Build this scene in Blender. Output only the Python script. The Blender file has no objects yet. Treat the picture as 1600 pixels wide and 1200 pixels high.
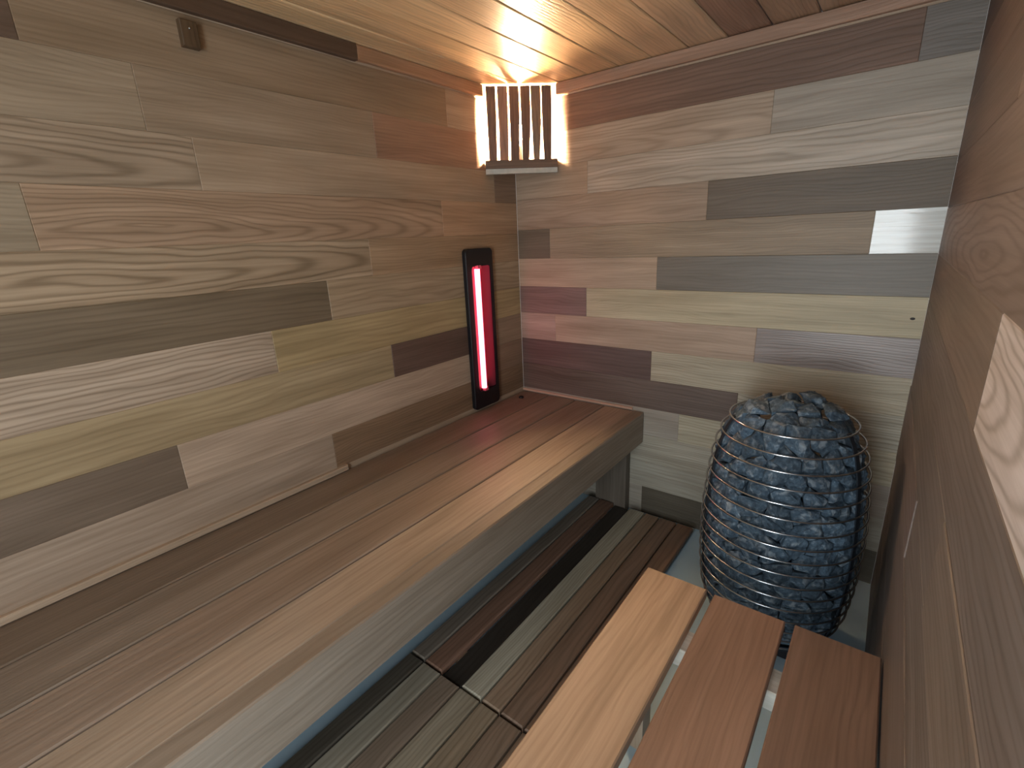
import bpy, bmesh, math, random
from mathutils import Vector, Matrix, noise as mnoise

scn = bpy.context.scene
col = scn.collection
random.seed(7)

# ------------------------------------------------------------------ camera
right = Vector((0.7928353, 0.6078424, -0.0440412))
up = -Vector((0.1430764, -0.2558919, -0.9560588))
back = -Vector((-0.5924030, 0.7516960, -0.2898481))
cam_data = bpy.data.cameras.new('camera')
cam_data.sensor_width = 36.0
cam_data.lens = 754.54 / 1600 * 36.0
cam_data.clip_start = 0.02
cam = bpy.data.objects.new('camera', cam_data)
col.objects.link(cam)
M = Matrix.Identity(4)
for i in range(3):
    M[i][0] = right[i]; M[i][1] = up[i]; M[i][2] = back[i]
M[0][3], M[1][3], M[2][3] = 1.57117, -2.1, 1.376
cam.matrix_world = M
scn.camera = cam

# ------------------------------------------------------------------ light and exposure
W, DEPTH, H = 1.678, 3.10, 2.03            # room width, room depth, ceiling height
DOOR = (1.06, 1.65, 0.12, 1.80)            # opening in the front wall: x0 x1 z0 z1
world = bpy.data.worlds.new('daylight')
scn.world = world
world.use_nodes = True
bg = world.node_tree.nodes['Background']
bg.inputs['Color'].default_value = (0.90, 0.97, 1.0, 1)
bg.inputs['Strength'].default_value = 12.0
pd = bpy.data.lights.new('doorway_daylight', 'AREA')
pd.shape = 'RECTANGLE'; pd.size = DOOR[1] - DOOR[0]; pd.size_y = DOOR[3] - DOOR[2]
pd.cycles.is_portal = True
po = bpy.data.objects.new('doorway_daylight', pd)
po.location = ((DOOR[0] + DOOR[1]) / 2, -DEPTH - 0.01, (DOOR[2] + DOOR[3]) / 2)
po.rotation_euler = (math.radians(90), 0, 0)
col.objects.link(po)
LAMP_E, TUBE_E = 7400.0, 6.5
scn.view_settings.view_transform = 'Standard'
scn.view_settings.look = 'None'
scn.view_settings.gamma = 1.0
scn.view_settings.use_curve_mapping = False
scn.view_settings.exposure = 0.0

# ------------------------------------------------------------------ helpers
def lin(c):
    return tuple(((x / 255) / 12.92 if x / 255 <= 0.04045 else ((x / 255 + 0.055) / 1.055) ** 2.4) for x in c)

def nd(nt, kind, **kw):
    n = nt.nodes.new(kind)
    for k, v in kw.items():
        if hasattr(n, k):
            setattr(n, k, v)
        else:
            n.inputs[k].default_value = v
    return n

def math_n(nt, op, a, b=None, c=None):
    n = nt.nodes.new('ShaderNodeMath'); n.operation = op
    for i, x in enumerate((a, b, c)):
        if x is None: continue
        if isinstance(x, (int, float)): n.inputs[i].default_value = x
        else: nt.links.new(x, n.inputs[i])
    return n.outputs[0]

def wood_material(name, gloss=0.0, bump=0.35, spec=0.5):
    m = bpy.data.materials.new(name); m.use_nodes = True
    nt = m.node_tree; L = nt.links
    bs = nt.nodes['Principled BSDF']
    g = nd(nt, 'ShaderNodeUVMap', uv_map='grain')
    p = nd(nt, 'ShaderNodeUVMap', uv_map='par')
    p2 = nd(nt, 'ShaderNodeUVMap', uv_map='par2')
    tint = nd(nt, 'ShaderNodeAttribute', attribute_name='tint')
    sg = nd(nt, 'ShaderNodeSeparateXYZ'); L.new(g.outputs[0], sg.inputs[0])
    sp = nd(nt, 'ShaderNodeSeparateXYZ'); L.new(p.outputs[0], sp.inputs[0])
    s2 = nd(nt, 'ShaderNodeSeparateXYZ'); L.new(p2.outputs[0], s2.inputs[0])
    u, v = sg.outputs[0], sg.outputs[1]
    k, seed = sp.outputs[0], sp.outputs[1]
    strength, rough = s2.outputs[0], s2.outputs[1]
    def noise(su, sv, scale=1.0, detail=3.0, off=0.0):
        c = nd(nt, 'ShaderNodeCombineXYZ')
        L.new(math_n(nt, 'MULTIPLY', u, su), c.inputs[0])
        L.new(math_n(nt, 'MULTIPLY', v, sv), c.inputs[1])
        L.new(math_n(nt, 'ADD', math_n(nt, 'MULTIPLY', seed, 31.0), off), c.inputs[2])
        n = nd(nt, 'ShaderNodeTexNoise', Scale=scale, Detail=detail)
        L.new(c.outputs[0], n.inputs['Vector'])
        return n.outputs[0]
    warp = noise(2.4, 9.0, 1.0, 2.0)
    wob = noise(5.0, 40.0, 1.0, 2.0, 9.0)
    w1 = math_n(nt, 'MULTIPLY', math_n(nt, 'SUBTRACT', warp, 0.5), 0.075)
    w2 = math_n(nt, 'MULTIPLY', math_n(nt, 'SUBTRACT', wob, 0.5), 0.008)
    v2 = math_n(nt, 'ADD', math_n(nt, 'ADD', v, w1), w2)
    ku = math_n(nt, 'MULTIPLY', u, k)
    r = math_n(nt, 'SQRT', math_n(nt, 'ADD', math_n(nt, 'MULTIPLY', v2, v2), math_n(nt, 'MULTIPLY', ku, ku)))
    fq = math_n(nt, 'ADD', 260.0, math_n(nt, 'MULTIPLY', math_n(nt, 'FRACT', math_n(nt, 'MULTIPLY', seed, 7.31)), 380.0))
    ph = math_n(nt, 'ADD', math_n(nt, 'MULTIPLY', r, fq), math_n(nt, 'MULTIPLY', seed, 40.0))
    sn = math_n(nt, 'MULTIPLY', math_n(nt, 'ADD', math_n(nt, 'SINE', ph), 1.0), 0.5)
    ring = math_n(nt, 'POWER', sn, 3.0)
    band = math_n(nt, 'SINE', math_n(nt, 'ADD', math_n(nt, 'MULTIPLY', r, 120.0), math_n(nt, 'MULTIPLY', seed, 23.0)))
    fib = noise(9.0, 520.0, 1.0, 2.0, 3.0)
    fib2 = noise(3.0, 130.0, 1.0, 3.0, 5.0)
    blot = noise(2.2, 16.0, 1.0, 3.0, 7.0)
    f = math_n(nt, 'SUBTRACT', 1.0, math_n(nt, 'MULTIPLY', ring, strength))
    f = math_n(nt, 'MULTIPLY', f, math_n(nt, 'ADD', 1.0, math_n(nt, 'MULTIPLY', band, math_n(nt, 'MULTIPLY', strength, 0.22))))
    f = math_n(nt, 'MULTIPLY', f, math_n(nt, 'ADD', 0.93, math_n(nt, 'MULTIPLY', fib, 0.14)))
    f = math_n(nt, 'MULTIPLY', f, math_n(nt, 'ADD', 0.72, math_n(nt, 'MULTIPLY', fib2, 0.56)))
    f = math_n(nt, 'MULTIPLY', f, math_n(nt, 'ADD', 0.60, math_n(nt, 'MULTIPLY', blot, 0.80)))
    # darker wood also shifts a little redder
    hot = nd(nt, 'ShaderNodeCombineXYZ')
    L.new(math_n(nt, 'POWER', f, 0.92), hot.inputs[0]); L.new(f, hot.inputs[1]); L.new(math_n(nt, 'POWER', f, 1.12), hot.inputs[2])
    mul = nd(nt, 'ShaderNodeVectorMath', operation='MULTIPLY')
    L.new(tint.outputs['Color'], mul.inputs[0]); L.new(hot.outputs[0], mul.inputs[1])
    L.new(mul.outputs[0], bs.inputs['Base Color'])
    rr = math_n(nt, 'ADD', math_n(nt, 'ADD', rough, -gloss), math_n(nt, 'MULTIPLY', blot, 0.10))
    L.new(rr, bs.inputs['Roughness'])
    bs.inputs['Specular IOR Level'].default_value = spec
    hgt = math_n(nt, 'ADD', math_n(nt, 'MULTIPLY', ring, -0.8), math_n(nt, 'ADD', math_n(nt, 'MULTIPLY', fib2, 0.8), math_n(nt, 'MULTIPLY', fib, 0.25)))
    b = nd(nt, 'ShaderNodeBump', Strength=bump, Distance=0.0012)
    L.new(hgt, b.inputs['Height']); L.new(b.outputs[0], bs.inputs['Normal'])
    return m

def simple_material(name, colour, rough=0.5, metal=0.0, emit=None, estr=0.0, noise=None, bump=0.0, scale=40.0):
    m = bpy.data.materials.new(name); m.use_nodes = True
    nt = m.node_tree; L = nt.links
    bs = nt.nodes['Principled BSDF']
    bs.inputs['Base Color'].default_value = (*lin(colour), 1)
    bs.inputs['Roughness'].default_value = rough
    bs.inputs['Metallic'].default_value = metal
    if emit:
        bs.inputs['Emission Color'].default_value = (*emit, 1)
        bs.inputs['Emission Strength'].default_value = estr
    tc = nd(nt, 'ShaderNodeTexCoord')
    n = nd(nt, 'ShaderNodeTexNoise', Scale=scale, Detail=4.0)
    L.new(tc.outputs['Object'], n.inputs['Vector'])
    if noise:
        cr = nd(nt, 'ShaderNodeValToRGB')
        cr.color_ramp.elements[0].position = 0.3; cr.color_ramp.elements[1].position = 0.7
        cr.color_ramp.elements[0].color = (*lin(colour), 1)
        cr.color_ramp.elements[1].color = (*lin(noise), 1)
        L.new(n.outputs[0], cr.inputs[0]); L.new(cr.outputs[0], bs.inputs['Base Color'])
    if bump:
        b = nd(nt, 'ShaderNodeBump', Strength=bump, Distance=0.004)
        L.new(n.outputs[0], b.inputs['Height']); L.new(b.outputs[0], bs.inputs['Normal'])
    return m

MW = wood_material('wood_planed', bump=0.22)
MCEIL = wood_material('wood_ceiling', gloss=0.14, bump=0.6, spec=0.6)
MBENCH = wood_material('wood_bench', gloss=0.02, bump=0.25)
MFLOOR = simple_material('floor_vinyl', (180, 214, 236), 0.42, noise=(188, 218, 238), scale=6)
MBLACK = simple_material('black_enamel', (17, 17, 24), 0.38)
MSTEEL = simple_material('stainless_wire', (196, 202, 208), 0.2, 1.0)
MDARKST = simple_material('dark_steel', (46, 54, 64), 0.5, 0.6)
MBULB = simple_material('bulb_glow', (255, 235, 200), 0.4, emit=(1.0, 0.68, 0.40), estr=LAMP_E)
MTUBE = simple_material('quartz_tube_glow', (255, 190, 200), 0.3, emit=(1.0, 0.17, 0.25), estr=TUBE_E)
MREFL = simple_material('red_lit_reflector', (205, 96, 118), 0.5, 0.0)
MPLASTIC = simple_material('black_rubber', (16, 18, 16), 0.5)
MPALE = simple_material('pale_underside', (196, 196, 188), 0.5, noise=(180, 180, 170))

def stone_material():
    m = bpy.data.materials.new('split_sauna_stone'); m.use_nodes = True
    nt = m.node_tree; L = nt.links
    bs = nt.nodes['Principled BSDF']
    tc = nd(nt, 'ShaderNodeTexCoord'); oi = nd(nt, 'ShaderNodeObjectInfo')
    ad = nd(nt, 'ShaderNodeVectorMath', operation='ADD')
    sc = nd(nt, 'ShaderNodeVectorMath', operation='SCALE'); sc.inputs[3].default_value = 12.0
    cb = nd(nt, 'ShaderNodeCombineXYZ')
    for i in range(3): L.new(oi.outputs['Random'], cb.inputs[i])
    L.new(cb.outputs[0], sc.inputs[0]); L.new(tc.outputs['Object'], ad.inputs[0]); L.new(sc.outputs[0], ad.inputs[1])
    n1 = nd(nt, 'ShaderNodeTexNoise', Scale=60.0, Detail=9.0, Roughness=0.78)
    n2 = nd(nt, 'ShaderNodeTexNoise', Scale=30.0, Detail=6.0, Distortion=1.0)
    for n in (n1, n2): L.new(ad.outputs[0], n.inputs['Vector'])
    cr = nd(nt, 'ShaderNodeValToRGB')
    e = cr.color_ramp.elements
    e[0].position = 0.38; e[0].color = (*lin((48, 66, 82)), 1)
    e[1].position = 0.70; e[1].color = (*lin((150, 166, 180)), 1)
    x = e.new(0.56); x.color = (*lin((84, 106, 124)), 1)
    L.new(n1.outputs[0], cr.inputs[0])
    cr2 = nd(nt, 'ShaderNodeValToRGB')
    cr2.color_ramp.elements[0].position = 0.54; cr2.color_ramp.elements[0].color = (0, 0, 0, 1)
    cr2.color_ramp.elements[1].position = 0.66; cr2.color_ramp.elements[1].color = (0.55, 0.55, 0.55, 1)
    L.new(n2.outputs[0], cr2.inputs[0])
    mx = nd(nt, 'ShaderNodeMix', data_type='RGBA')
    L.new(cr2.outputs[0], mx.inputs[0]); L.new(cr.outputs[0], mx.inputs[6]); mx.inputs[7].default_value = (*lin((176, 188, 196)), 1)
    hv = nd(nt, 'ShaderNodeHueSaturation')
    L.new(math_n(nt, 'ADD', 0.68, math_n(nt, 'MULTIPLY', oi.outputs['Random'], 0.6)), hv.inputs['Value'])
    L.new(mx.outputs[2], hv.inputs['Color']); L.new(hv.outputs[0], bs.inputs['Base Color'])
    bs.inputs['Roughness'].default_value = 0.62
    b = nd(nt, 'ShaderNodeBump', Strength=1.0, Distance=0.006)
    L.new(n1.outputs[0], b.inputs['Height']); L.new(b.outputs[0], bs.inputs['Normal'])
    return m
MSTONE = stone_material()

def new_bm():
    bm = bmesh.new()
    bm.loops.layers.uv.new('grain'); bm.loops.layers.uv.new('par'); bm.loops.layers.uv.new('par2')
    bm.loops.layers.float_color.new('tint')
    return bm

def soften(t, k=0.86):
    """weathered, slightly greyed cedar: pull a tint towards its own grey"""
    g = 0.30 * t[0] + 0.55 * t[1] + 0.15 * t[2]
    return tuple(g + (x - g) * k for x in t)

def plank(bm, org, a, b, n, L, Wd, T, tint, c=0.0015, fig=None, k=0.02, s=0.09, rough=0.48, seed=None, taper=0.0):
    """Board: org = corner of its face, a = length axis, b = width axis, n = outward normal.
    fig = (u, v) centre of the growth rings in board coordinates."""
    org, a, b, n = Vector(org), Vector(a), Vector(b), Vector(n)
    if seed is None: seed = random.random()
    if fig is None:
        fig = (random.uniform(-0.5, L + 0.5), random.choice((-1, 1)) * random.uniform(0.12, 0.4) + Wd / 2)
    ug, pg, qg = bm.loops.layers.uv['grain'], bm.loops.layers.uv['par'], bm.loops.layers.uv['par2']
    tg = bm.loops.layers.float_color['tint']
    pts = {}
    def P(i, u, v, d):
        pts[i] = (bm.verts.new(org + a * u + b * v - n * d), u, v + d * 0.7)
    q = [(0, 0), (1, 0), (1, 1), (0, 1)]
    for i, (x, y) in enumerate(q):
        tp = taper * (1 if x == 1 else 0)
        vv = Wd * y + tp * (0.5 - y) * Wd
        P(i, x * L + c * (1 - 2 * x), vv + c * (1 - 2 * y), 0)
        P(4 + i, x * L, vv, c)
        P(8 + i, x * L, vv, T)
    fs = [(0, 1, 2, 3), (11, 10, 9, 8)]
    for i in range(4):
        j = (i + 1) % 4
        fs += [(4 + i, 4 + j, j, i), (8 + i, 8 + j, 4 + j, 4 + i)]
    flip = a.cross(b).dot(n) < 0
    tl = (*soften(tint), 1.0)
    for f in fs:
        vs = [pts[i] for i in f]
        if flip: vs = vs[::-1]
        face = bm.faces.new([x[0] for x in vs])
        for lp, x in zip(face.loops, vs):
            lp[ug].uv = (x[1] - fig[0], x[2] - fig[1])
            lp[pg].uv = (k, seed); lp[qg].uv = (s, rough)
            lp[tg] = tl

def link_mesh(name, bm, mat, parent=None, smooth=False):
    tg_ = bm.loops.layers.float_color.get('tint')
    if tg_:
        q_ = bm.loops.layers.uv['par2']
        for f in bm.faces:
            for lp in f.loops:
                if lp[tg_][3] < 0.5:
                    lp[tg_] = (0.05, 0.032, 0.02, 1.0); lp[q_].uv = (0.1, 0.8)
    me = bpy.data.meshes.new(name); bm.to_mesh(me); bm.free()
    me.materials.append(mat)
    if smooth:
        for p in me.polygons: p.use_smooth = True
    o = bpy.data.objects.new(name, me); col.objects.link(o)
    if parent: o.parent = parent
    return o

def structure(o): o['kind'] = 'structure'; return o

def thing(name, loc, label, cat, group=None):
    o = bpy.data.objects.new(name, None); o.empty_display_size = 0.05
    col.objects.link(o); o.location = loc
    tag(o, label, cat, group); return o

def tag(o, label, cat, group=None):
    o['label'] = label; o['category'] = cat
    if group: o['group'] = group
    return o

def local(parent, org):
    return Vector(org) - Vector(parent.location)

def box(bm, x0, x1, y0, y1, z0, z1, bev=0.0):
    r = bmesh.ops.create_cube(bm, size=1.0)
    for v in r['verts']:
        v.co = Vector(((x0 + x1) / 2 + v.co.x * (x1 - x0), (y0 + y1) / 2 + v.co.y * (y1 - y0), (z0 + z1) / 2 + v.co.z * (z1 - z0)))
    if bev:
        es = list({e for v in r['verts'] for e in v.link_edges})
        bmesh.ops.bevel(bm, geom=es, offset=bev, segments=2, affect='EDGES', profile=0.5)

# wood tints (surface colours of the individual boards)
TAN = (176, 152, 126); LTAN = (190, 168, 142); PALE = (198, 184, 160); GREY = (152, 140, 126)
BROWN = (146, 118, 94); DBROWN = (104, 82, 66); UMBER = (116, 102, 84); OLIVE = (170, 146, 104)
PINK = (180, 152, 132); RED = (120, 86, 68); MAUVE = (134, 104, 100); SLATE = (124, 116, 108)
WHITE = (222, 206, 198); DMAUVE = (96, 74, 70); COCOA = (138, 108, 90)

def wall(name, rows, place, length, default_k=0.012):
    """rows: (z0, z1, [(end position, colour, options), ...]); place(t, z) -> origin, axis"""
    bm = new_bm()
    for z0, z1, segs in rows:
        t = 0.0
        gk = 0.35 if name == 'wall_right' else 0.0
        for seg in segs:
            t1, tint = seg[0], tuple(c_ + (sum(seg[1]) / 3 - c_) * gk for c_ in seg[1]); opt = dict(seg[2]) if len(seg) > 2 else {}
            if 'figt' in opt:
                ft, fv = opt.pop('figt'); opt['fig'] = (ft - t, fv)
            org, a, n = place(t, z0)
            org = Vector(org) + Vector(n) * opt.pop('proud', 0.0)
            plank(bm, org, a, (0, 0, 1), n, t1 - t, z1 - z0, 0.018, lin(tint), **opt)
            t = t1
    return bm

# ------------------------------------------------------------------ left wall (x = 0); t = distance from the back corner
LD = DEPTH
zl = [0.0, 0.142, 0.284, 0.425, 0.565, 0.704, 0.844, 0.981, 1.121, 1.260, 1.395, 1.541, 1.679, 1.832, 1.975, H]
left_rows = [
    (zl[14], zl[15], [(LD, TAN)]),
    (zl[13], zl[14], [(0.461, (176, 152, 124)), (1.772, (150, 126, 98), dict(s=0.1)), (LD, DBROWN)]),
    (zl[12], zl[13], [(0.848, (158, 122, 96), dict(s=0.12)), (1.571, (158, 136, 110), dict(s=0.1)), (LD, (160, 140, 114), dict(s=0.12))]),
    (zl[11], zl[12], [(0.172, BROWN), (1.469, (170, 146, 118), dict(s=0.08)), (LD, (166, 144, 118), dict(figt=(2.05, 0.045), k=0.075, s=0.36))]),
    (zl[10], zl[11], [(0.535, (176, 142, 108)), (1.844, (170, 140, 110), dict(figt=(1.62, 0.04), k=0.085, s=0.30)), (LD, (158, 140, 114))]),
    (zl[9], zl[10], [(0.933, (168, 138, 104), dict(s=0.15)), (LD, (172, 148, 118), dict(figt=(1.75, 0.06), k=0.075, s=0.40, rough=0.32))]),
    (zl[8], zl[9], [(1.129, (172, 148, 116), dict(s=0.2)), (LD, (122, 104, 80), dict(s=0.18))]),
    (zl[7], zl[8], [(1.354, (176, 152, 106), dict(s=0.15)), (LD, (184, 162, 138), dict(figt=(1.9, -0.02), k=0.03, s=0.35))]),
    (zl[6], zl[7], [(0.41, (158, 134, 108)), (0.886, (108, 84, 72)), (LD, (168, 146, 108), dict(s=0.15, rough=0.30))]),
    (zl[5], zl[6], [(0.30, BROWN), (1.684, (184, 160, 136), dict(s=0.10)), (LD, (122, 104, 86), dict(s=0.08))]),
    (zl[4], zl[5], [(1.203, (140, 112, 84), dict(s=0.2)), (LD, (172, 150, 128), dict(s=0.10))]),
    (zl[3], zl[4], [(1.4, TAN), (LD, BROWN)]),
    (zl[2], zl[3], [(0.9, GREY), (LD, TAN)]),
    (zl[1], zl[2], [(1.7, BROWN), (LD, GREY)]),
    (zl[0], zl[1], [(1.1, TAN), (LD, UMBER)]),
]
bm = wall('wall_left', left_rows, lambda t, z: ((0, -t, z), (0, -1, 0), (1, 0, 0)), LD)
box(bm, -0.06, -0.0175, -LD, 0.06, 0, H)
structure(link_mesh('wall_left', bm, MW))

# ------------------------------------------------------------------ back wall (y = 0); t = x
zb = [0.0, 0.148, 0.288, 0.429, 0.566, 0.707, 0.847, 0.988, 1.127, 1.268, 1.409, 1.555, 1.692, 1.833, 1.975, H]
back_rows = [
    (zb[14], zb[15], [(W, TAN)]),
    (zb[13], zb[14], [(1.54, (126, 96, 78), dict(s=0.2)), (W, SLATE)]),
    (zb[12], zb[13], [(1.15, (176, 154, 130), dict(figt=(0.20, 0.03), k=0.06, s=0.22)), (W, (170, 158, 142), dict(s=0.08))]),
    (zb[11], zb[12], [(0.408, TAN), (W, (182, 166, 146), dict(figt=(0.6, 0.06), k=0.03, s=0.26, rough=0.36))]),
    (zb[10], zb[11], [(0.946, (166, 142, 118), dict(s=0.15, figt=(0.8, 0.04), k=0.05)), (W, (112, 98, 82), dict(s=0.12))]),
    (zb[9], zb[10], [(0.196, UMBER), (1.496, (158, 138, 112), dict(s=0.14)), (W, (222, 226, 222), dict(s=0.1, rough=0.03))]),  # end board near white: mirrored daylight put into its tint
    (zb[8], zb[9], [(0.751, (182, 158, 132), dict(s=0.08)), (W, (122, 114, 102), dict(s=0.1, rough=0.42))]),
    (zb[7], zb[8], [(0.402, (132, 106, 98), dict(s=0.15)), (W, (188, 174, 140), dict(s=0.1))]),
    (zb[6], zb[7], [(0.221, (174, 148, 132)), (1.173, (180, 154, 130), dict(s=0.08)), (W, (150, 136, 130), dict(figt=(1.2, -0.05), k=0.05, s=0.22, rough=0.30))]),
    (zb[5], zb[6], [(0.742, (104, 82, 76), dict(s=0.15)), (W, (184, 172, 146), dict(s=0.2))]),
    (zb[4], zb[5], [(1.126, (106, 88, 78), dict(s=0.18)), (W, (176, 168, 148), dict(s=0.35))]),
    (zb[3], zb[4], [(0.885, (158, 148, 134), dict(s=0.1)), (W, (176, 166, 140), dict(s=0.22))]),
    (zb[2], zb[3], [(1.40, (166, 158, 140), dict(s=0.2)), (W, GREY)]),
    (zb[1], zb[2], [(W, (160, 154, 138), dict(s=0.1))]),
    (zb[0], zb[1], [(0.72, (150, 142, 128)), (W, (92, 84, 70))]),
]
bm = wall('wall_back', back_rows, lambda t, z: ((t, 0, z), (1, 0, 0), (0, -1, 0)), W)
box(bm, -0.06, W + 0.06, 0.0175, 0.06, 0, H + .05)
box(bm, W - .0005, W + .02, -.0001, 0.02, 0, H)
box(bm, -.02, 0.0005, -.0001, 0.02, 0, H)
wb = structure(link_mesh('wall_back', bm, MW))

# ------------------------------------------------------------------ right wall (x = W)
zr = [0.0, 0.135, 0.272, 0.410, 0.548, 0.686, 0.824, 0.974, 1.122, 1.268, 1.405, 1.536, 1.680, 1.825, 1.975, H]
RW = (128, 104, 90)
right_rows = [
    (zr[14], zr[15], [(LD, (126, 96, 78))]),
    (zr[13], zr[14], [(0.9, (104, 78, 64), dict(s=0.1)), (LD, BROWN)]),
    (zr[12], zr[13], [(1.3, (128, 98, 80), dict(s=0.1)), (LD, BROWN)]),
    (zr[11], zr[12], [(1.022, (124, 98, 84), dict(s=0.08)), (LD, (146, 118, 100))]),
    (zr[10], zr[11], [(LD, (134, 108, 96), dict(s=0.08))]),
    (zr[9], zr[10], [(LD, (142, 116, 104), dict(figt=(1.05, 0.05), k=0.10, s=0.28))]),
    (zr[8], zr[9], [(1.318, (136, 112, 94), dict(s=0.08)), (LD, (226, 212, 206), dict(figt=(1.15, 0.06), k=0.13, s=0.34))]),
    (zr[7], zr[8], [(LD, (124, 108, 98), dict(s=0.22, k=0.02))]),
    (zr[6], zr[7], [(1.284, (122, 108, 98), dict(s=0.18)), (LD, (132, 114, 98), dict(s=0.2, proud=0.002))]),
    (zr[5], zr[6], [(0.913, (132, 112, 104), dict(s=0.2, proud=0.002)), (LD, (122, 108, 98), dict(s=0.25))]),
    (zr[4], zr[5], [(LD, (120, 102, 92), dict(s=0.2, proud=0.002))]),
    (zr[3], zr[4], [(LD, (118, 98, 84))]),
    (zr[2], zr[3], [(LD, (112, 92, 80))]),
    (zr[1], zr[2], [(LD, (106, 90, 80))]),
    (zr[0], zr[1], [(LD, (104, 90, 80))]),
]
bm = wall('wall_right', right_rows, lambda t, z: ((W, -t, z), (0, -1, 0), (-1, 0, 0)), LD)
box(bm, W + 0.0175, W + 0.06, -LD, 0.06, 0, H)
structure(link_mesh('wall_right', bm, MW))

# ------------------------------------------------------------------ front wall with the doorway (behind the camera)
bm = new_bm()
z = 0.0
while z < H - 0.01:
    z1 = min(z + 0.141, H)
    for x0, x1 in ((0.0, DOOR[0]), (DOOR[1], W)):
        plank(bm, (x0, -DEPTH, z), (1, 0, 0), (0, 0, 1), (0, 1, 0), x1 - x0, z1 - z, 0.04, lin(random.choice((TAN, BROWN, GREY, LTAN))))
    z = z1
plank(bm, (DOOR[0], -DEPTH, DOOR[3]), (1, 0, 0), (0, 0, 1), (0, 1, 0), DOOR[1] - DOOR[0], H - DOOR[3], 0.04, lin(TAN))
plank(bm, (DOOR[0], -DEPTH, 0), (1, 0, 0), (0, 0, 1), (0, 1, 0), DOOR[1] - DOOR[0], DOOR[2], 0.04, lin(TAN))
structure(link_mesh('wall_front', bm, MW))

# ------------------------------------------------------------------ floor
bm = bmesh.new(); box(bm, -0.06, W + 0.06, -DEPTH - 0.04, 0.06, -0.05, 0.0)
structure(link_mesh('floor', bm, MFLOOR))

# ------------------------------------------------------------------ ceiling: boards running towards the back wall, open dark grooves
bm = new_bm()
xs = [0.0, 0.127] + [0.127 + 0.1425 * i for i in range(1, 11)] + [W]
ctints = [(236, 196, 140), (232, 190, 134), (240, 200, 144), (230, 188, 134), (236, 196, 142), (228, 188, 140), (218, 180, 138), (160, 122, 98), (176, 140, 108), (182, 146, 112), (152, 116, 92), (176, 140, 110)]  # golden boards on the lamp side: its glow is put into their tint
for i in range(len(xs) - 1):
    g = 0.0022
    plank(bm, (xs[i] + g, 0.03, H), (0, -1, 0), (1, 0, 0), (0, 0, -1), DEPTH + .03, xs[i + 1] - xs[i] - 2 * g, 0.016, lin(ctints[i]), c=0.0028, s=0.14, rough=0.46)
box(bm, -0.06, W + 0.06, -DEPTH - 0.04, 0.06, H + 0.012, H + 0.05)
structure(link_mesh('ceiling', bm, MCEIL))

# ------------------------------------------------------------------ trims
def bar(name, org, a, b, n, L, Wd, T, tint, **kw):
    bm = new_bm(); plank(bm, org, a, b, n, L, Wd, T, lin(tint), **kw)
    return structure(link_mesh(name, bm, MW))
bar('trim_1', (0.018, -0.24, 1.982), (0, -1, 0), (0, 0, 1), (1, 0, 0), 0.655, 0.045, 0.018, (184, 138, 100), c=0.002, s=0.1)
bar('trim_2', (0.020, -0.897, 1.978), (0, -1, 0), (0, 0, 1), (1, 0, 0), DEPTH - 0.9, 0.050, 0.020, (98, 74, 56), c=0.002, s=0.1)
bar('trim_3', (0.255, -0.018, 1.982), (1, 0, 0), (0, 0, 1), (0, -1, 0), W - 0.257, 0.045, 0.018, (172, 134, 108), c=0.002, s=0.08)
bar('trim_4', (0.017, -1.165, 0.547), (0, -1, 0), (0, 0, 1), (1, 0, 0), DEPTH - 1.17, 0.021, 0.017, (186, 162, 136), c=0.003, s=0.08)
bar('trim_5', (0.0, -0.010, 0.547), (1, 0, 0), (0, 0, 1), (0, -1, 0), 0.66, 0.012, 0.010, (196, 156, 130), c=0.002, s=0.05)

# knot in the pale board of the back wall
bm = bmesh.new()
bmesh.ops.create_circle(bm, cap_ends=True, segments=14, radius=0.006)
for v in bm.verts:
    v.co = Vector((1.646 + v.co.x * 1.2, -0.0006, 1.055 + v.co.y * 0.75))
knot = link_mesh('knot', bm, simple_material('knot_wood', (38, 30, 24), 0.6), parent=wb)

# ------------------------------------------------------------------ upper bench
ub = thing('upper_bench', (0.36, -DEPTH / 2, 0.0), 'long upper bench of four smooth boards with a deep front fascia along the left wall', 'bench')
ZB = 0.545
BL = DEPTH - 0.03
seat = [(0.006, 0.1765, (128, 110, 92)), (0.1825, 0.3400, (144, 128, 112)), (0.3460, 0.5075, (150, 130, 112)), (0.5135, 0.6625, (172, 152, 130))]
for x0, x1, t in seat:
    bm = new_bm()
    plank(bm, local(ub, (x0, -0.012, ZB)), (0, -1, 0), (1, 0, 0), (0, 0, 1), BL, x1 - x0, 0.028, lin(t), c=0.0035, s=0.10, rough=0.44)
    link_mesh('seat_board', bm, MBENCH, ub)
bm = new_bm()
plank(bm, local(ub, (0.718, -0.004, 0.388)), (0, -1, 0), (0, 0, 1), (1, 0, 0), DEPTH - 0.012, 0.157, 0.052, lin((148, 132, 114)), c=0.004, s=0.12)
link_mesh('fascia', bm, MBENCH, ub)
for yy, nm in ((-0.052, 'a'), (-2.5, 'b')):
    bm = new_bm()
    plank(bm, local(ub, (0.487, yy, 0.0 if nm == 'b' else 0.0)), (0, 0, 1), (1, 0, 0), (0, -1, 0), 0.512, 0.168, 0.046, lin((104, 94, 82)), c=0.002, s=0.12)
    link_mesh('support_post', bm, MBENCH, ub)
for yy in (-0.62, -1.3, -2.0):
    bm = new_bm()
    plank(bm, local(ub, (0.01, yy, 0.455)), (1, 0, 0), (0, 0, 1), (0, -1, 0), 0.65, 0.06, 0.045, lin(TAN), c=0.002)
    link_mesh('cross_batten', bm, MBENCH, ub)

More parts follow.
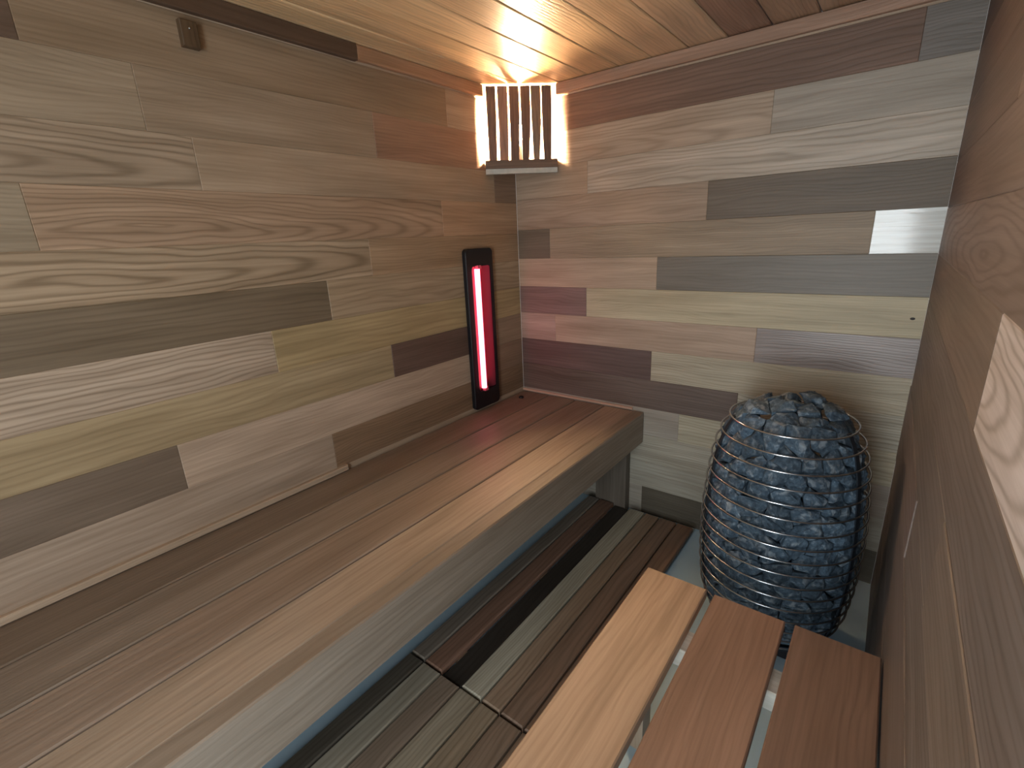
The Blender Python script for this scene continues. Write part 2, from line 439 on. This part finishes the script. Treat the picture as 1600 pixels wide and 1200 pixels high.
# small black plug on the bench
bm = bmesh.new()
prof = [(0.0, 0.010), (0.008, 0.0095), (0.012, 0.007), (0.0135, 0.004), (0.014, 0.0)]
N = 24
rows = [[bm.verts.new((r * math.cos(2 * math.pi * i / N), r * math.sin(2 * math.pi * i / N), zz)) for i in range(N)] for r, zz in prof[1:]]
top = bm.verts.new((0, 0, prof[0][1]))
for i in range(N):
    j = (i + 1) % N
    bm.faces.new((top, rows[0][i], rows[0][j]))
    for a_, b_ in zip(rows, rows[1:]): bm.faces.new((a_[i], b_[i], b_[j], a_[j]))
bm.faces.new(rows[-1][::-1])
o = link_mesh('rubber_plug', bm, MPLASTIC, smooth=True)
o.location = (0.072, -0.122, ZB)
tag(o, 'tiny round black plug on the upper bench in the back corner', 'plug')

# ------------------------------------------------------------------ floor duckboards
dx = [0.447, 0.515, 0.597, 0.681, 0.765, 0.838, 0.923, 1.004]
def duckboard(y0, y1, tints, label, low):
    t = thing('duckboard', ((dx[0] + dx[-1]) / 2, (y0 + y1) / 2, 0), label, 'duckboard', 'wooden duckboards on the floor')
    for i in range(7):
        z = 0.04 - (0.012 if i == low else 0.0)
        bm = new_bm()
        plank(bm, local(t, (dx[i] + 0.003, y0, z)), (0, -1, 0), (1, 0, 0), (0, 0, 1), y0 - y1, dx[i + 1] - dx[i] - 0.006, 0.020 if i != low else 0.008, lin(tints[i]), c=0.004, s=0.2)
        link_mesh('slat', bm, MW, t)
    for yy in (y0 - 0.08, (y0 + y1) / 2, y1 + 0.12):
        bm = new_bm()
        plank(bm, local(t, (dx[0] + 0.01, yy, 0.0199)), (1, 0, 0), (0, -1, 0), (0, 0, 1), dx[-1] - dx[0] - 0.02, 0.045, 0.0198, lin(BROWN), c=0.001)
        link_mesh('crosspiece', bm, MW, t)
duckboard(-0.058, -1.298, [(128, 118, 106), (132, 98, 78), (50, 44, 38), (168, 162, 142), (146, 122, 98), (132, 106, 86), (126, 100, 80)],  # near-black slat, set lower, stands in for a shaded gap
          'duckboard of brown slats on the floor running up to the back wall', 2)
duckboard(-1.306, -2.45, [(84, 78, 68), (150, 142, 124), (128, 110, 92), (146, 134, 112), (140, 122, 98), (130, 108, 88), (120, 98, 78)],
          'nearer duckboard of grey-brown slats at the bottom edge of the photo', 9)

# ------------------------------------------------------------------ lower bench
lb = thing('lower_bench', (1.40, -1.45, 0.0), 'low bench of three wide reddish boards with open gaps in front of the stove', 'bench')
ZL = 0.45
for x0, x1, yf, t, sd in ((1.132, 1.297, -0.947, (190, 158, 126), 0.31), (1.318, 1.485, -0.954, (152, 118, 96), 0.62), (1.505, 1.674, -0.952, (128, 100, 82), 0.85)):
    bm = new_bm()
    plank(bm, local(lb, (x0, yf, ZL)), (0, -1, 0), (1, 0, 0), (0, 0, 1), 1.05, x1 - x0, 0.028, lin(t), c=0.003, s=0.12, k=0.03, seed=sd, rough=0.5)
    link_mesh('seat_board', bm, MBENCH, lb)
for yy, tt in ((-1.085, (214, 208, 194)), (-1.85, TAN)):  # pale batten: its tint stands in for a bright reflection off the floor
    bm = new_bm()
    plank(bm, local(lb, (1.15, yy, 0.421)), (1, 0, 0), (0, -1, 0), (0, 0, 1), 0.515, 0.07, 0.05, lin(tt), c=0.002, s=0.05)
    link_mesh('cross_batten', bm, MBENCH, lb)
for x0 in (1.155, 1.60):
    for yy in (-1.09, -1.86):
        bm = new_bm()
        plank(bm, local(lb, (x0, yy + 0.005, 0.0)), (0, 0, 1), (1, 0, 0), (0, 1, 0), 0.37, 0.055, 0.055, lin(TAN), c=0.002)
        link_mesh('leg', bm, MBENCH, lb)

# ------------------------------------------------------------------ stove: wire basket column
CX, CY = 1.38, -0.42
PR = [(.04, .19), (.08, .21), (.15, .230), (.25, .240), (.35, .244), (.45, .243), (.55, .236), (.65, .226), (.72, .210), (.77, .19), (.80, .172), (.86, .13)]
def prof_r(z):
    if z <= PR[0][0]: return PR[0][1]
    for (a, ra), (b, rb) in zip(PR, PR[1:]):
        if z <= b: return ra + (rb - ra) * (z - a) / (b - a)
    return PR[-1][1]
st = thing('sauna_stove', (CX, CY, 0), 'tall barrel shaped wire basket sauna stove filled with dark stones', 'sauna stove')

def torus(bm, R, r, z, n=72, m=8, cx=0, cy=0):
    vs = [[bm.verts.new((cx + (R + r * math.cos(2 * math.pi * j / m)) * math.cos(2 * math.pi * i / n),
                         cy + (R + r * math.cos(2 * math.pi * j / m)) * math.sin(2 * math.pi * i / n),
                         z + r * math.sin(2 * math.pi * j / m))) for j in range(m)] for i in range(n)]
    for i in range(n):
        for j in range(m):
            bm.faces.new((vs[i][j], vs[(i + 1) % n][j], vs[(i + 1) % n][(j + 1) % m], vs[i][(j + 1) % m]))
ring_z = [.055, .10, .146, .190, .236, .281, .324, .368, .412, .458, .503, .549, .595, .642, .690, .736, .786]
for zz in ring_z:
    bm = bmesh.new(); torus(bm, prof_r(zz), 0.0031, zz)
    link_mesh('wire_ring', bm, MSTEEL, st, smooth=True)
for ang in (-151, -24, 92):
    bm = bmesh.new()
    a = math.radians(ang); d = Vector((math.cos(a), math.sin(a), 0)); s_ = Vector((-math.sin(a), math.cos(a), 0))
    prev = None; zs = [0.03 + 0.76 * i / 24 for i in range(25)]
    for zz in zs:
        r = prof_r(zz) - 0.0035
        q = [bm.verts.new(d * (r - e) + s_ * w + Vector((0, 0, zz))) for e, w in ((0, -.009), (0, .009), (.004, .009), (.004, -.009))]
        if prev:
            for i in range(4): bm.faces.new((prev[i], prev[(i + 1) % 4], q[(i + 1) % 4], q[i]))
        else: bm.faces.new(q[::-1])
        prev = q
    bm.faces.new(prev)
    bmesh.ops.recalc_face_normals(bm, faces=bm.faces)
    link_mesh('upright_bar', bm, MDARKST, st)
# inner heating core and base
def lathe(prof, n=48):
    bm = bmesh.new()
    rows = [[bm.verts.new((r * math.cos(2 * math.pi * i / n), r * math.sin(2 * math.pi * i / n), z)) for i in range(n)] for r, z in prof]
    for a_, b_ in zip(rows, rows[1:]):
        for i in range(n):
            j = (i + 1) % n; bm.faces.new((a_[i], a_[j], b_[j], b_[i]))
    bm.faces.new(rows[0][::-1]); bm.faces.new(rows[-1])
    return bm
link_mesh('heating_core', lathe([(0.08, 0.05), (0.11, 0.2), (0.12, 0.4), (0.10, 0.58), (0.07, 0.66), (0.04, 0.67)]), MDARKST, st, smooth=True)
link_mesh('base_plate', lathe([(0.186, 0.034), (0.192, 0.038), (0.192, 0.046), (0.186, 0.050)]), MDARKST, st)
for ang in (-62, 58, 178):
    a = math.radians(ang); bm = bmesh.new()
    box(bm, 0.165 * math.cos(a) - .016, 0.165 * math.cos(a) + .016, 0.165 * math.sin(a) - .016, 0.165 * math.sin(a) + .016, 0.0, 0.035, 0.002)
    link_mesh('leg', bm, MBLACK, st)

# stones: irregular split rocks packed against the inside of the wire
rs = random.Random(11)
def clip(poly, p, n_):
    """keep the part of poly on the side of p opposite to n_"""
    out = []
    for i in range(len(poly)):
        a, b = poly[i], poly[(i + 1) % len(poly)]
        da, db = (a - p).dot(n_), (b - p).dot(n_)
        if da <= 0: out.append(a)
        if da * db < 0: out.append(a + (b - a) * (da / (da - db)))
    return out
def cells(pts, box_, gap, keep=lambda c: True):
    res = []
    for i, c in enumerate(pts):
        if not keep(c): continue
        poly = [Vector(p) for p in box_(c)]
        for j, d in enumerate(pts):
            if i == j or (d - c).length > 0.26: continue
            nrm = (d - c).normalized()
            poly = clip(poly, (c + d) / 2 - nrm * gap, nrm)
            if len(poly) < 3: break
        if len(poly) >= 3: res.append((c, poly))
    return res
def make_stone(c, poly, to3, depth, label, group, rough=1.0):
    """front outline poly (2D) -> chunky rock; to3(p, d) places a point at depth d behind the surface"""
    bm = bmesh.new()
    cen = sum(poly, Vector((0, 0))) / len(poly)
    ta, tb = rs.uniform(-.42, .42) * rough, rs.uniform(-.42, .42) * rough
    base = rs.uniform(0.002, 0.016)
    org = to3(cen, depth * .4)
    pts = []
    for p in poly:
        q = p - cen
        pts.append(to3(cen + q * rs.uniform(.96, 1.05), base + rs.uniform(.004, .018)))
        t = rs.uniform(.45, .92)
        pts.append(to3(cen + q * t, max(0.002, base + q.x * t * ta + q.y * t * tb + rs.uniform(-.003, .004))))
        pts.append(to3(cen + q * rs.uniform(.55, .75), depth * rs.uniform(.8, 1.0)))
    k_ = rs.uniform(-.4, .4)
    pts.append(to3(cen + Vector((k_, rs.uniform(-.4, .4))) * .02, max(0.001, base - rs.uniform(.002, .010))))
    for p in pts: bm.verts.new(p - org)
    r = bmesh.ops.convex_hull(bm, input=list(bm.verts))
    bmesh.ops.delete(bm, geom=[v for v in bm.verts if not v.link_faces], context='VERTS')
    bmesh.ops.delete(bm, geom=[v for v in r['geom_interior'] if isinstance(v, bmesh.types.BMVert) and v.is_valid], context='VERTS')
    bmesh.ops.triangulate(bm, faces=bm.faces)
    bmesh.ops.subdivide_edges(bm, edges=bm.edges, cuts=3, use_grid_fill=True)
    o_ = Vector((rs.uniform(0, 9), rs.uniform(0, 9), rs.uniform(0, 9)))
    for v in bm.verts:
        q = v.co * 42 + o_
        v.co += mnoise.noise_vector(q) * 0.0042 + mnoise.noise_vector(q * 2.7) * 0.0024
    bmesh.ops.triangulate(bm, faces=bm.faces)
    o = link_mesh('sauna_stone', bm, MSTONE)
    o.location = org
    tag(o, label, 'stone', group)
ORD = ['first', 'second', 'third', 'fourth', 'fifth', 'sixth', 'seventh', 'eighth', 'ninth', 'tenth', 'eleventh', 'twelfth', 'thirteenth', 'fourteenth', 'fifteenth', 'sixteenth', 'seventeenth']
RT = sorted(ring_z, reverse=True)
CAM_A = math.atan2(-2.1 - CY, 1.571 - CX)
SIDES = [(-75, 'at the left edge'), (-45, 'well left of the middle'), (-15, 'just left of the middle'), (15, 'in the middle of the front'), (45, 'just right of the middle'), (75, 'well right of the middle'), (115, 'at the right edge')]
RM = 0.225                                            # unrolled radius
pts = []
zz, row = 0.085, 0
while zz < 0.80:
    nn_ = max(12, int(2 * math.pi * prof_r(zz) / 0.078))
    off = rs.random()
    for i in range(nn_):
        a = -math.pi + 2 * math.pi * (i + off + rs.uniform(-.38, .38)) / nn_
        a = (a + math.pi) % (2 * math.pi) - math.pi
        pts.append(Vector((a * RM, zz + rs.uniform(-.017, .017))))
    zz += 0.052; row += 1
ext = pts + [p + Vector((2 * math.pi * RM * s_, 0)) for p in pts for s_ in (-1, 1) if (p.x * s_ < -0.3)]
def to_side(p, d):
    a = p.x / RM + CAM_A
    z_ = min(max(p.y, 0.052), 0.83)
    r = prof_r(z_) - 0.0065 - d
    return Vector((CX + r * math.cos(a), CY + r * math.sin(a), z_))
bx = lambda c: [(c.x - .075, max(c.y - .07, .052)), (c.x + .075, max(c.y - .07, .052)), (c.x + .075, min(c.y + .07, .81)), (c.x - .075, min(c.y + .07, .81))]
for c, poly in cells(ext, bx, 0.0006, lambda c: -math.radians(112) * RM < c.x < math.radians(112) * RM):
    ang = math.degrees(c.x / RM)
    side = next((s_[1] for s_ in SIDES if ang < s_[0]), 'at the right edge')
    above = sum(1 for r_ in RT if r_ > c.y)
    if above == 0: where = 'just above the top stove ring'
    elif above >= len(RT): where = 'below the lowest stove ring'
    else: where = 'under the %s stove ring from the top' % ORD[above - 1]
    make_stone(c, poly, to_side, 0.07, 'stone %s, %s' % (where, side), 'stones inside the wire basket')
# heap on top
top = [Vector((0.012, -0.006))]
for n_, r_ in ((5, .062), (9, .118)):
    for i in range(n_):
        a = 2 * math.pi * (i + rs.uniform(-.2, .2)) / n_ + r_ * 10
        top.append(Vector((r_ * math.cos(a), r_ * math.sin(a))))
rim = [Vector((.178 * math.cos(i * math.pi / 9), .178 * math.sin(i * math.pi / 9))) for i in range(18)]
lift = {}
def to_top(p, d):
    r = p.length
    h = 0.792 + 0.062 * max(0.0, 1 - (r / .185) ** 2) + cur[0]
    return Vector((CX + p.x, CY + p.y, h - d))
cur = [0.0]
cam2 = Vector((math.cos(CAM_A), math.sin(CAM_A))); rgt = Vector((-cam2.y, cam2.x))
for c, poly in cells(top + rim, lambda c: [(c.x - .07, c.y - .07), (c.x + .07, c.y - .07), (c.x + .07, c.y + .07), (c.x - .07, c.y + .07)], 0.0005, lambda c: c.length < .15):
    cur[0] = rs.uniform(-.010, .024)
    poly = [p if p.length < .16 else p.normalized() * .16 for p in poly]
    f_, s_ = c.dot(cam2), c.dot(rgt)
    w_ = ('front ' if f_ > .035 else 'rear ' if f_ < -.035 else 'middle ') + ('right' if s_ > .035 else 'left' if s_ < -.035 else 'centre')
    make_stone(c, poly, to_top, 0.055 if c.length < .09 else 0.035, ('grey stone on the %s edge of the heap topping the stove' if c.length > .09 else 'grey stone near the heap middle on top of the stove, %s one') % w_, 'stones crowning the stove', 1.5)

# ------------------------------------------------------------------ infrared heater on the left wall
ir = thing('infrared_heater', (0, -0.325, 0.94), 'tall narrow black infrared heater with glowing red tube on the left wall', 'heater')
PLT = 0.022
Y0, Y1, Z0, Z1 = -0.432, -0.240, 0.556, 1.335
A0, A1, B0, B1 = -0.396, -0.262, 0.645, 1.257
def rrect(y0, y1, z0, z1, r, n=6):
    pts = []
    for cy, cz, a0 in ((y1 - r, z1 - r, 0), (y0 + r, z1 - r, 90), (y0 + r, z0 + r, 180), (y1 - r, z0 + r, 270)):
        for i in range(n + 1):
            a = math.radians(a0 + 90 * i / n); pts.append((cy + r * math.cos(a), cz + r * math.sin(a)))
    return pts
bm = bmesh.new()
oy, oz = -0.325, 0.94
out = rrect(Y0, Y1, Z0, Z1, 0.020); inn = rrect(A0, A1, B0, B1, 0.018)
n = len(out)
lv = {}
for key, pts, x in (('of', [(y, z) for y, z in rrect(Y0 + .003, Y1 - .003, Z0 + .003, Z1 - .003, .018)], PLT), ('os', out, PLT - .003), ('ob', out, 0.0008), ('if', inn, PLT), ('ib', inn, 0.006)):
    lv[key] = [bm.verts.new((x, y - oy, z - oz)) for y, z in pts]
for i in range(n):
    j = (i + 1) % n
    for a_, b_ in (('ob', 'os'), ('os', 'of'), ('of', 'if'), ('if', 'ib')):
        bm.faces.new((lv[a_][i], lv[a_][j], lv[b_][j], lv[b_][i]))
bm.faces.new(lv['ob'][::-1])
bmesh.ops.recalc_face_normals(bm, faces=bm.faces)
link_mesh('frame', bm, MBLACK, ir)
bm = bmesh.new()                                  # curved reflector trough behind the tube
N = 10; ra = []
for i in range(N + 1):
    t = i / N; y = A0 + .002 + (A1 - A0 - .004) * t
    x = 0.0065 + 0.012 * (2 * t - 1) ** 2
    ra.append((bm.verts.new((x, y - oy, B0 + .003 - oz)), bm.verts.new((x, y - oy, B1 - .003 - oz))))
for i in range(N): bm.faces.new((ra[i][0], ra[i + 1][0], ra[i + 1][1], ra[i][1]))
bmesh.ops.solidify(bm, geom=bm.faces[:], thickness=0.0008)
link_mesh('reflector', bm, MREFL, ir, smooth=True)
bm = bmesh.new()
bmesh.ops.create_cone(bm, cap_ends=True, segments=20, radius1=0.013, radius2=0.013, depth=B1 - B0 - 0.03)
for v in bm.verts: v.co += Vector((0.0225, -0.360 - oy, (B0 + B1) / 2 - oz))
link_mesh('heating_tube', bm, MTUBE, ir, smooth=True)
for zz in (B0 + .008, B1 - .008):
    bm = bmesh.new(); box(bm, 0.012, 0.031, -0.362 - oy, -0.338 - oy, zz - .010 - oz, zz + .010 - oz, 0.001)
    link_mesh('tube_holder', bm, MREFL, ir)

# ------------------------------------------------------------------ wooden block on the left wall near the ceiling
wblk = thing('wooden_vent_block', (0, -1.425, 1.925), 'small dark wooden block fixed high on the left wall', 'block')
bm = new_bm()
plank(bm, (0.020, 0.021, -0.031), (0, 0, 1), (0, -1, 0), (1, 0, 0), 0.062, 0.042, 0.020, lin((92, 70, 46)), c=0.002, s=0.2)
link_mesh('block', bm, MW, wblk)
bm = bmesh.new(); bmesh.ops.create_uvsphere(bm, u_segments=12, v_segments=8, radius=0.003)
for v in bm.verts: v.co += Vector((0.0205, 0.0, 0.012)); 
link_mesh('screw', bm, MSTEEL, wblk, smooth=True)

# ------------------------------------------------------------------ corner lamp
A = Vector((0.0, -0.250, 0)); B = Vector((0.262, 0.0, 0))
dd = (B - A).normalized(); nn = Vector((dd.y, -dd.x, 0))
LL = (B - A).length
cl = thing('corner_lamp', (0, 0, 1.66), 'glowing corner lamp with six upright wooden slats under the ceiling', 'lamp')
SB, ST = 1.716, 2.021
slat_s = [(.032, .074), (.083, .127), (.135, .179), (.186, .229), (.2335, .277), (.2825, .326)]
slat_b = [(.033, .069), (.083, .122), (.134, .170), (.187, .217), (.240, .266), (.289, .321)]  # lower ends narrowed to imitate bulb glare eating the slat edges
st_t = [(112, 88, 74), (150, 116, 98), (98, 76, 66), (92, 72, 62), (118, 102, 86), (104, 84, 74)]
for (a0, a1), (b0, b1), t in zip(slat_s, slat_b, st_t):
    bm = new_bm()
    ug, pg, qg = bm.loops.layers.uv['grain'], bm.loops.layers.uv['par'], bm.loops.layers.uv['par2']
    tg = bm.loops.layers.float_color['tint']
    secs = []
    for f in (0, .08, .2, .35, .5, .7, 1.0):
        w = max(0.0, 1 - f / 0.55) ** 1.5
        l, r = a0 + (b0 - a0) * w, a1 + (b1 - a1) * w
        z = SB + (ST - SB) * f - 1.66
        secs.append([bm.verts.new(A + dd * s_ + nn * d_ + Vector((0, 0, z))) for s_, d_ in ((l, 0.004), (r, 0.004), (r, -0.006), (l, -0.006))])
    for p_, q_ in zip(secs, secs[1:]):
        for i in range(4): bm.faces.new((p_[i], p_[(i + 1) % 4], q_[(i + 1) % 4], q_[i]))
    bm.faces.new(secs[0][::-1]); bm.faces.new(secs[-1])
    bmesh.ops.recalc_face_normals(bm, faces=bm.faces)
    sd = random.random()
    for fc in bm.faces:
        for lp in fc.loops:
            c_ = lp.vert.co
            lp[ug].uv = (c_.z, (c_ - A).dot(dd) + .2); lp[pg].uv = (.01, sd); lp[qg].uv = (.2, .5); lp[tg] = (*lin(t), 1)
    link_mesh('slat', bm, MW, cl)
def corner_prism(z0, z1, s0, s1, dep, inner, mat, name, tint=None):
    """shelf filling the corner behind the slats"""
    bm = new_bm()
    base = [A + dd * s0 + nn * dep, A + dd * s1 + nn * dep, Vector((B.x - .008, -.002, 0)), Vector((0.002, -0.002, 0)), Vector((.002, A.y + .008, 0))]
    if not inner: base = [A + dd * s0 + nn * dep, A + dd * s1 + nn * dep, A + dd * s1 - nn * .012, A + dd * s0 - nn * .012]
    lo = [bm.verts.new(p + Vector((0, 0, z0 - 1.66))) for p in base]; hi = [bm.verts.new(p + Vector((0, 0, z1 - 1.66))) for p in base]
    for i in range(len(base)):
        j = (i + 1) % len(base); bm.faces.new((lo[i], lo[j], hi[j], hi[i]))
    bm.faces.new(lo[::-1]); bm.faces.new(hi)
    bmesh.ops.recalc_face_normals(bm, faces=bm.faces)
    ug, pg, qg = bm.loops.layers.uv['grain'], bm.loops.layers.uv['par'], bm.loops.layers.uv['par2']
    tg = bm.loops.layers.float_color['tint']
    for fc in bm.faces:
        for lp in fc.loops:
            c_ = lp.vert.co
            lp[ug].uv = ((c_ - A).dot(dd), c_.z + (c_ - A).dot(nn) + .2); lp[pg].uv = (.01, .37); lp[qg].uv = (.15, .5); lp[tg] = (*lin(tint or TAN), 1)
    return link_mesh(name, bm, mat, cl)
corner_prism(1.682, 1.718, 0.014, LL - 0.014, 0.014, False, MW, 'bottom_rail', (104, 88, 76))
corner_prism(1.660, 1.6815, 0.014, LL - 0.014, 0.012, False, MPALE, 'pale_strip')
corner_prism(1.690, 1.704, 0.03, LL - 0.03, -0.013, True, MW, 'shelf', (170, 140, 110))
bm = bmesh.new()
bmesh.ops.create_uvsphere(bm, u_segments=24, v_segments=16, radius=0.030)
for v in bm.verts:
    if v.co.z < 0: v.co.z *= 1.5; v.co.x *= (1 + v.co.z * 6); v.co.y *= (1 + v.co.z * 6)
    v.co += Vector((0.088, -0.086, 1.850 - 1.66))
link_mesh('bulb', bm, MBULB, cl, smooth=True)
link_mesh('bulb_holder', (lambda b: ([setattr(v, 'co', v.co + Vector((0.088, -0.086, 1.704 - 1.66))) for v in b.verts], b)[1])(lathe([(0.024, 0), (0.026, 0.01), (0.024, 0.08), (0.016, 0.088)], 24)), MBLACK, cl)
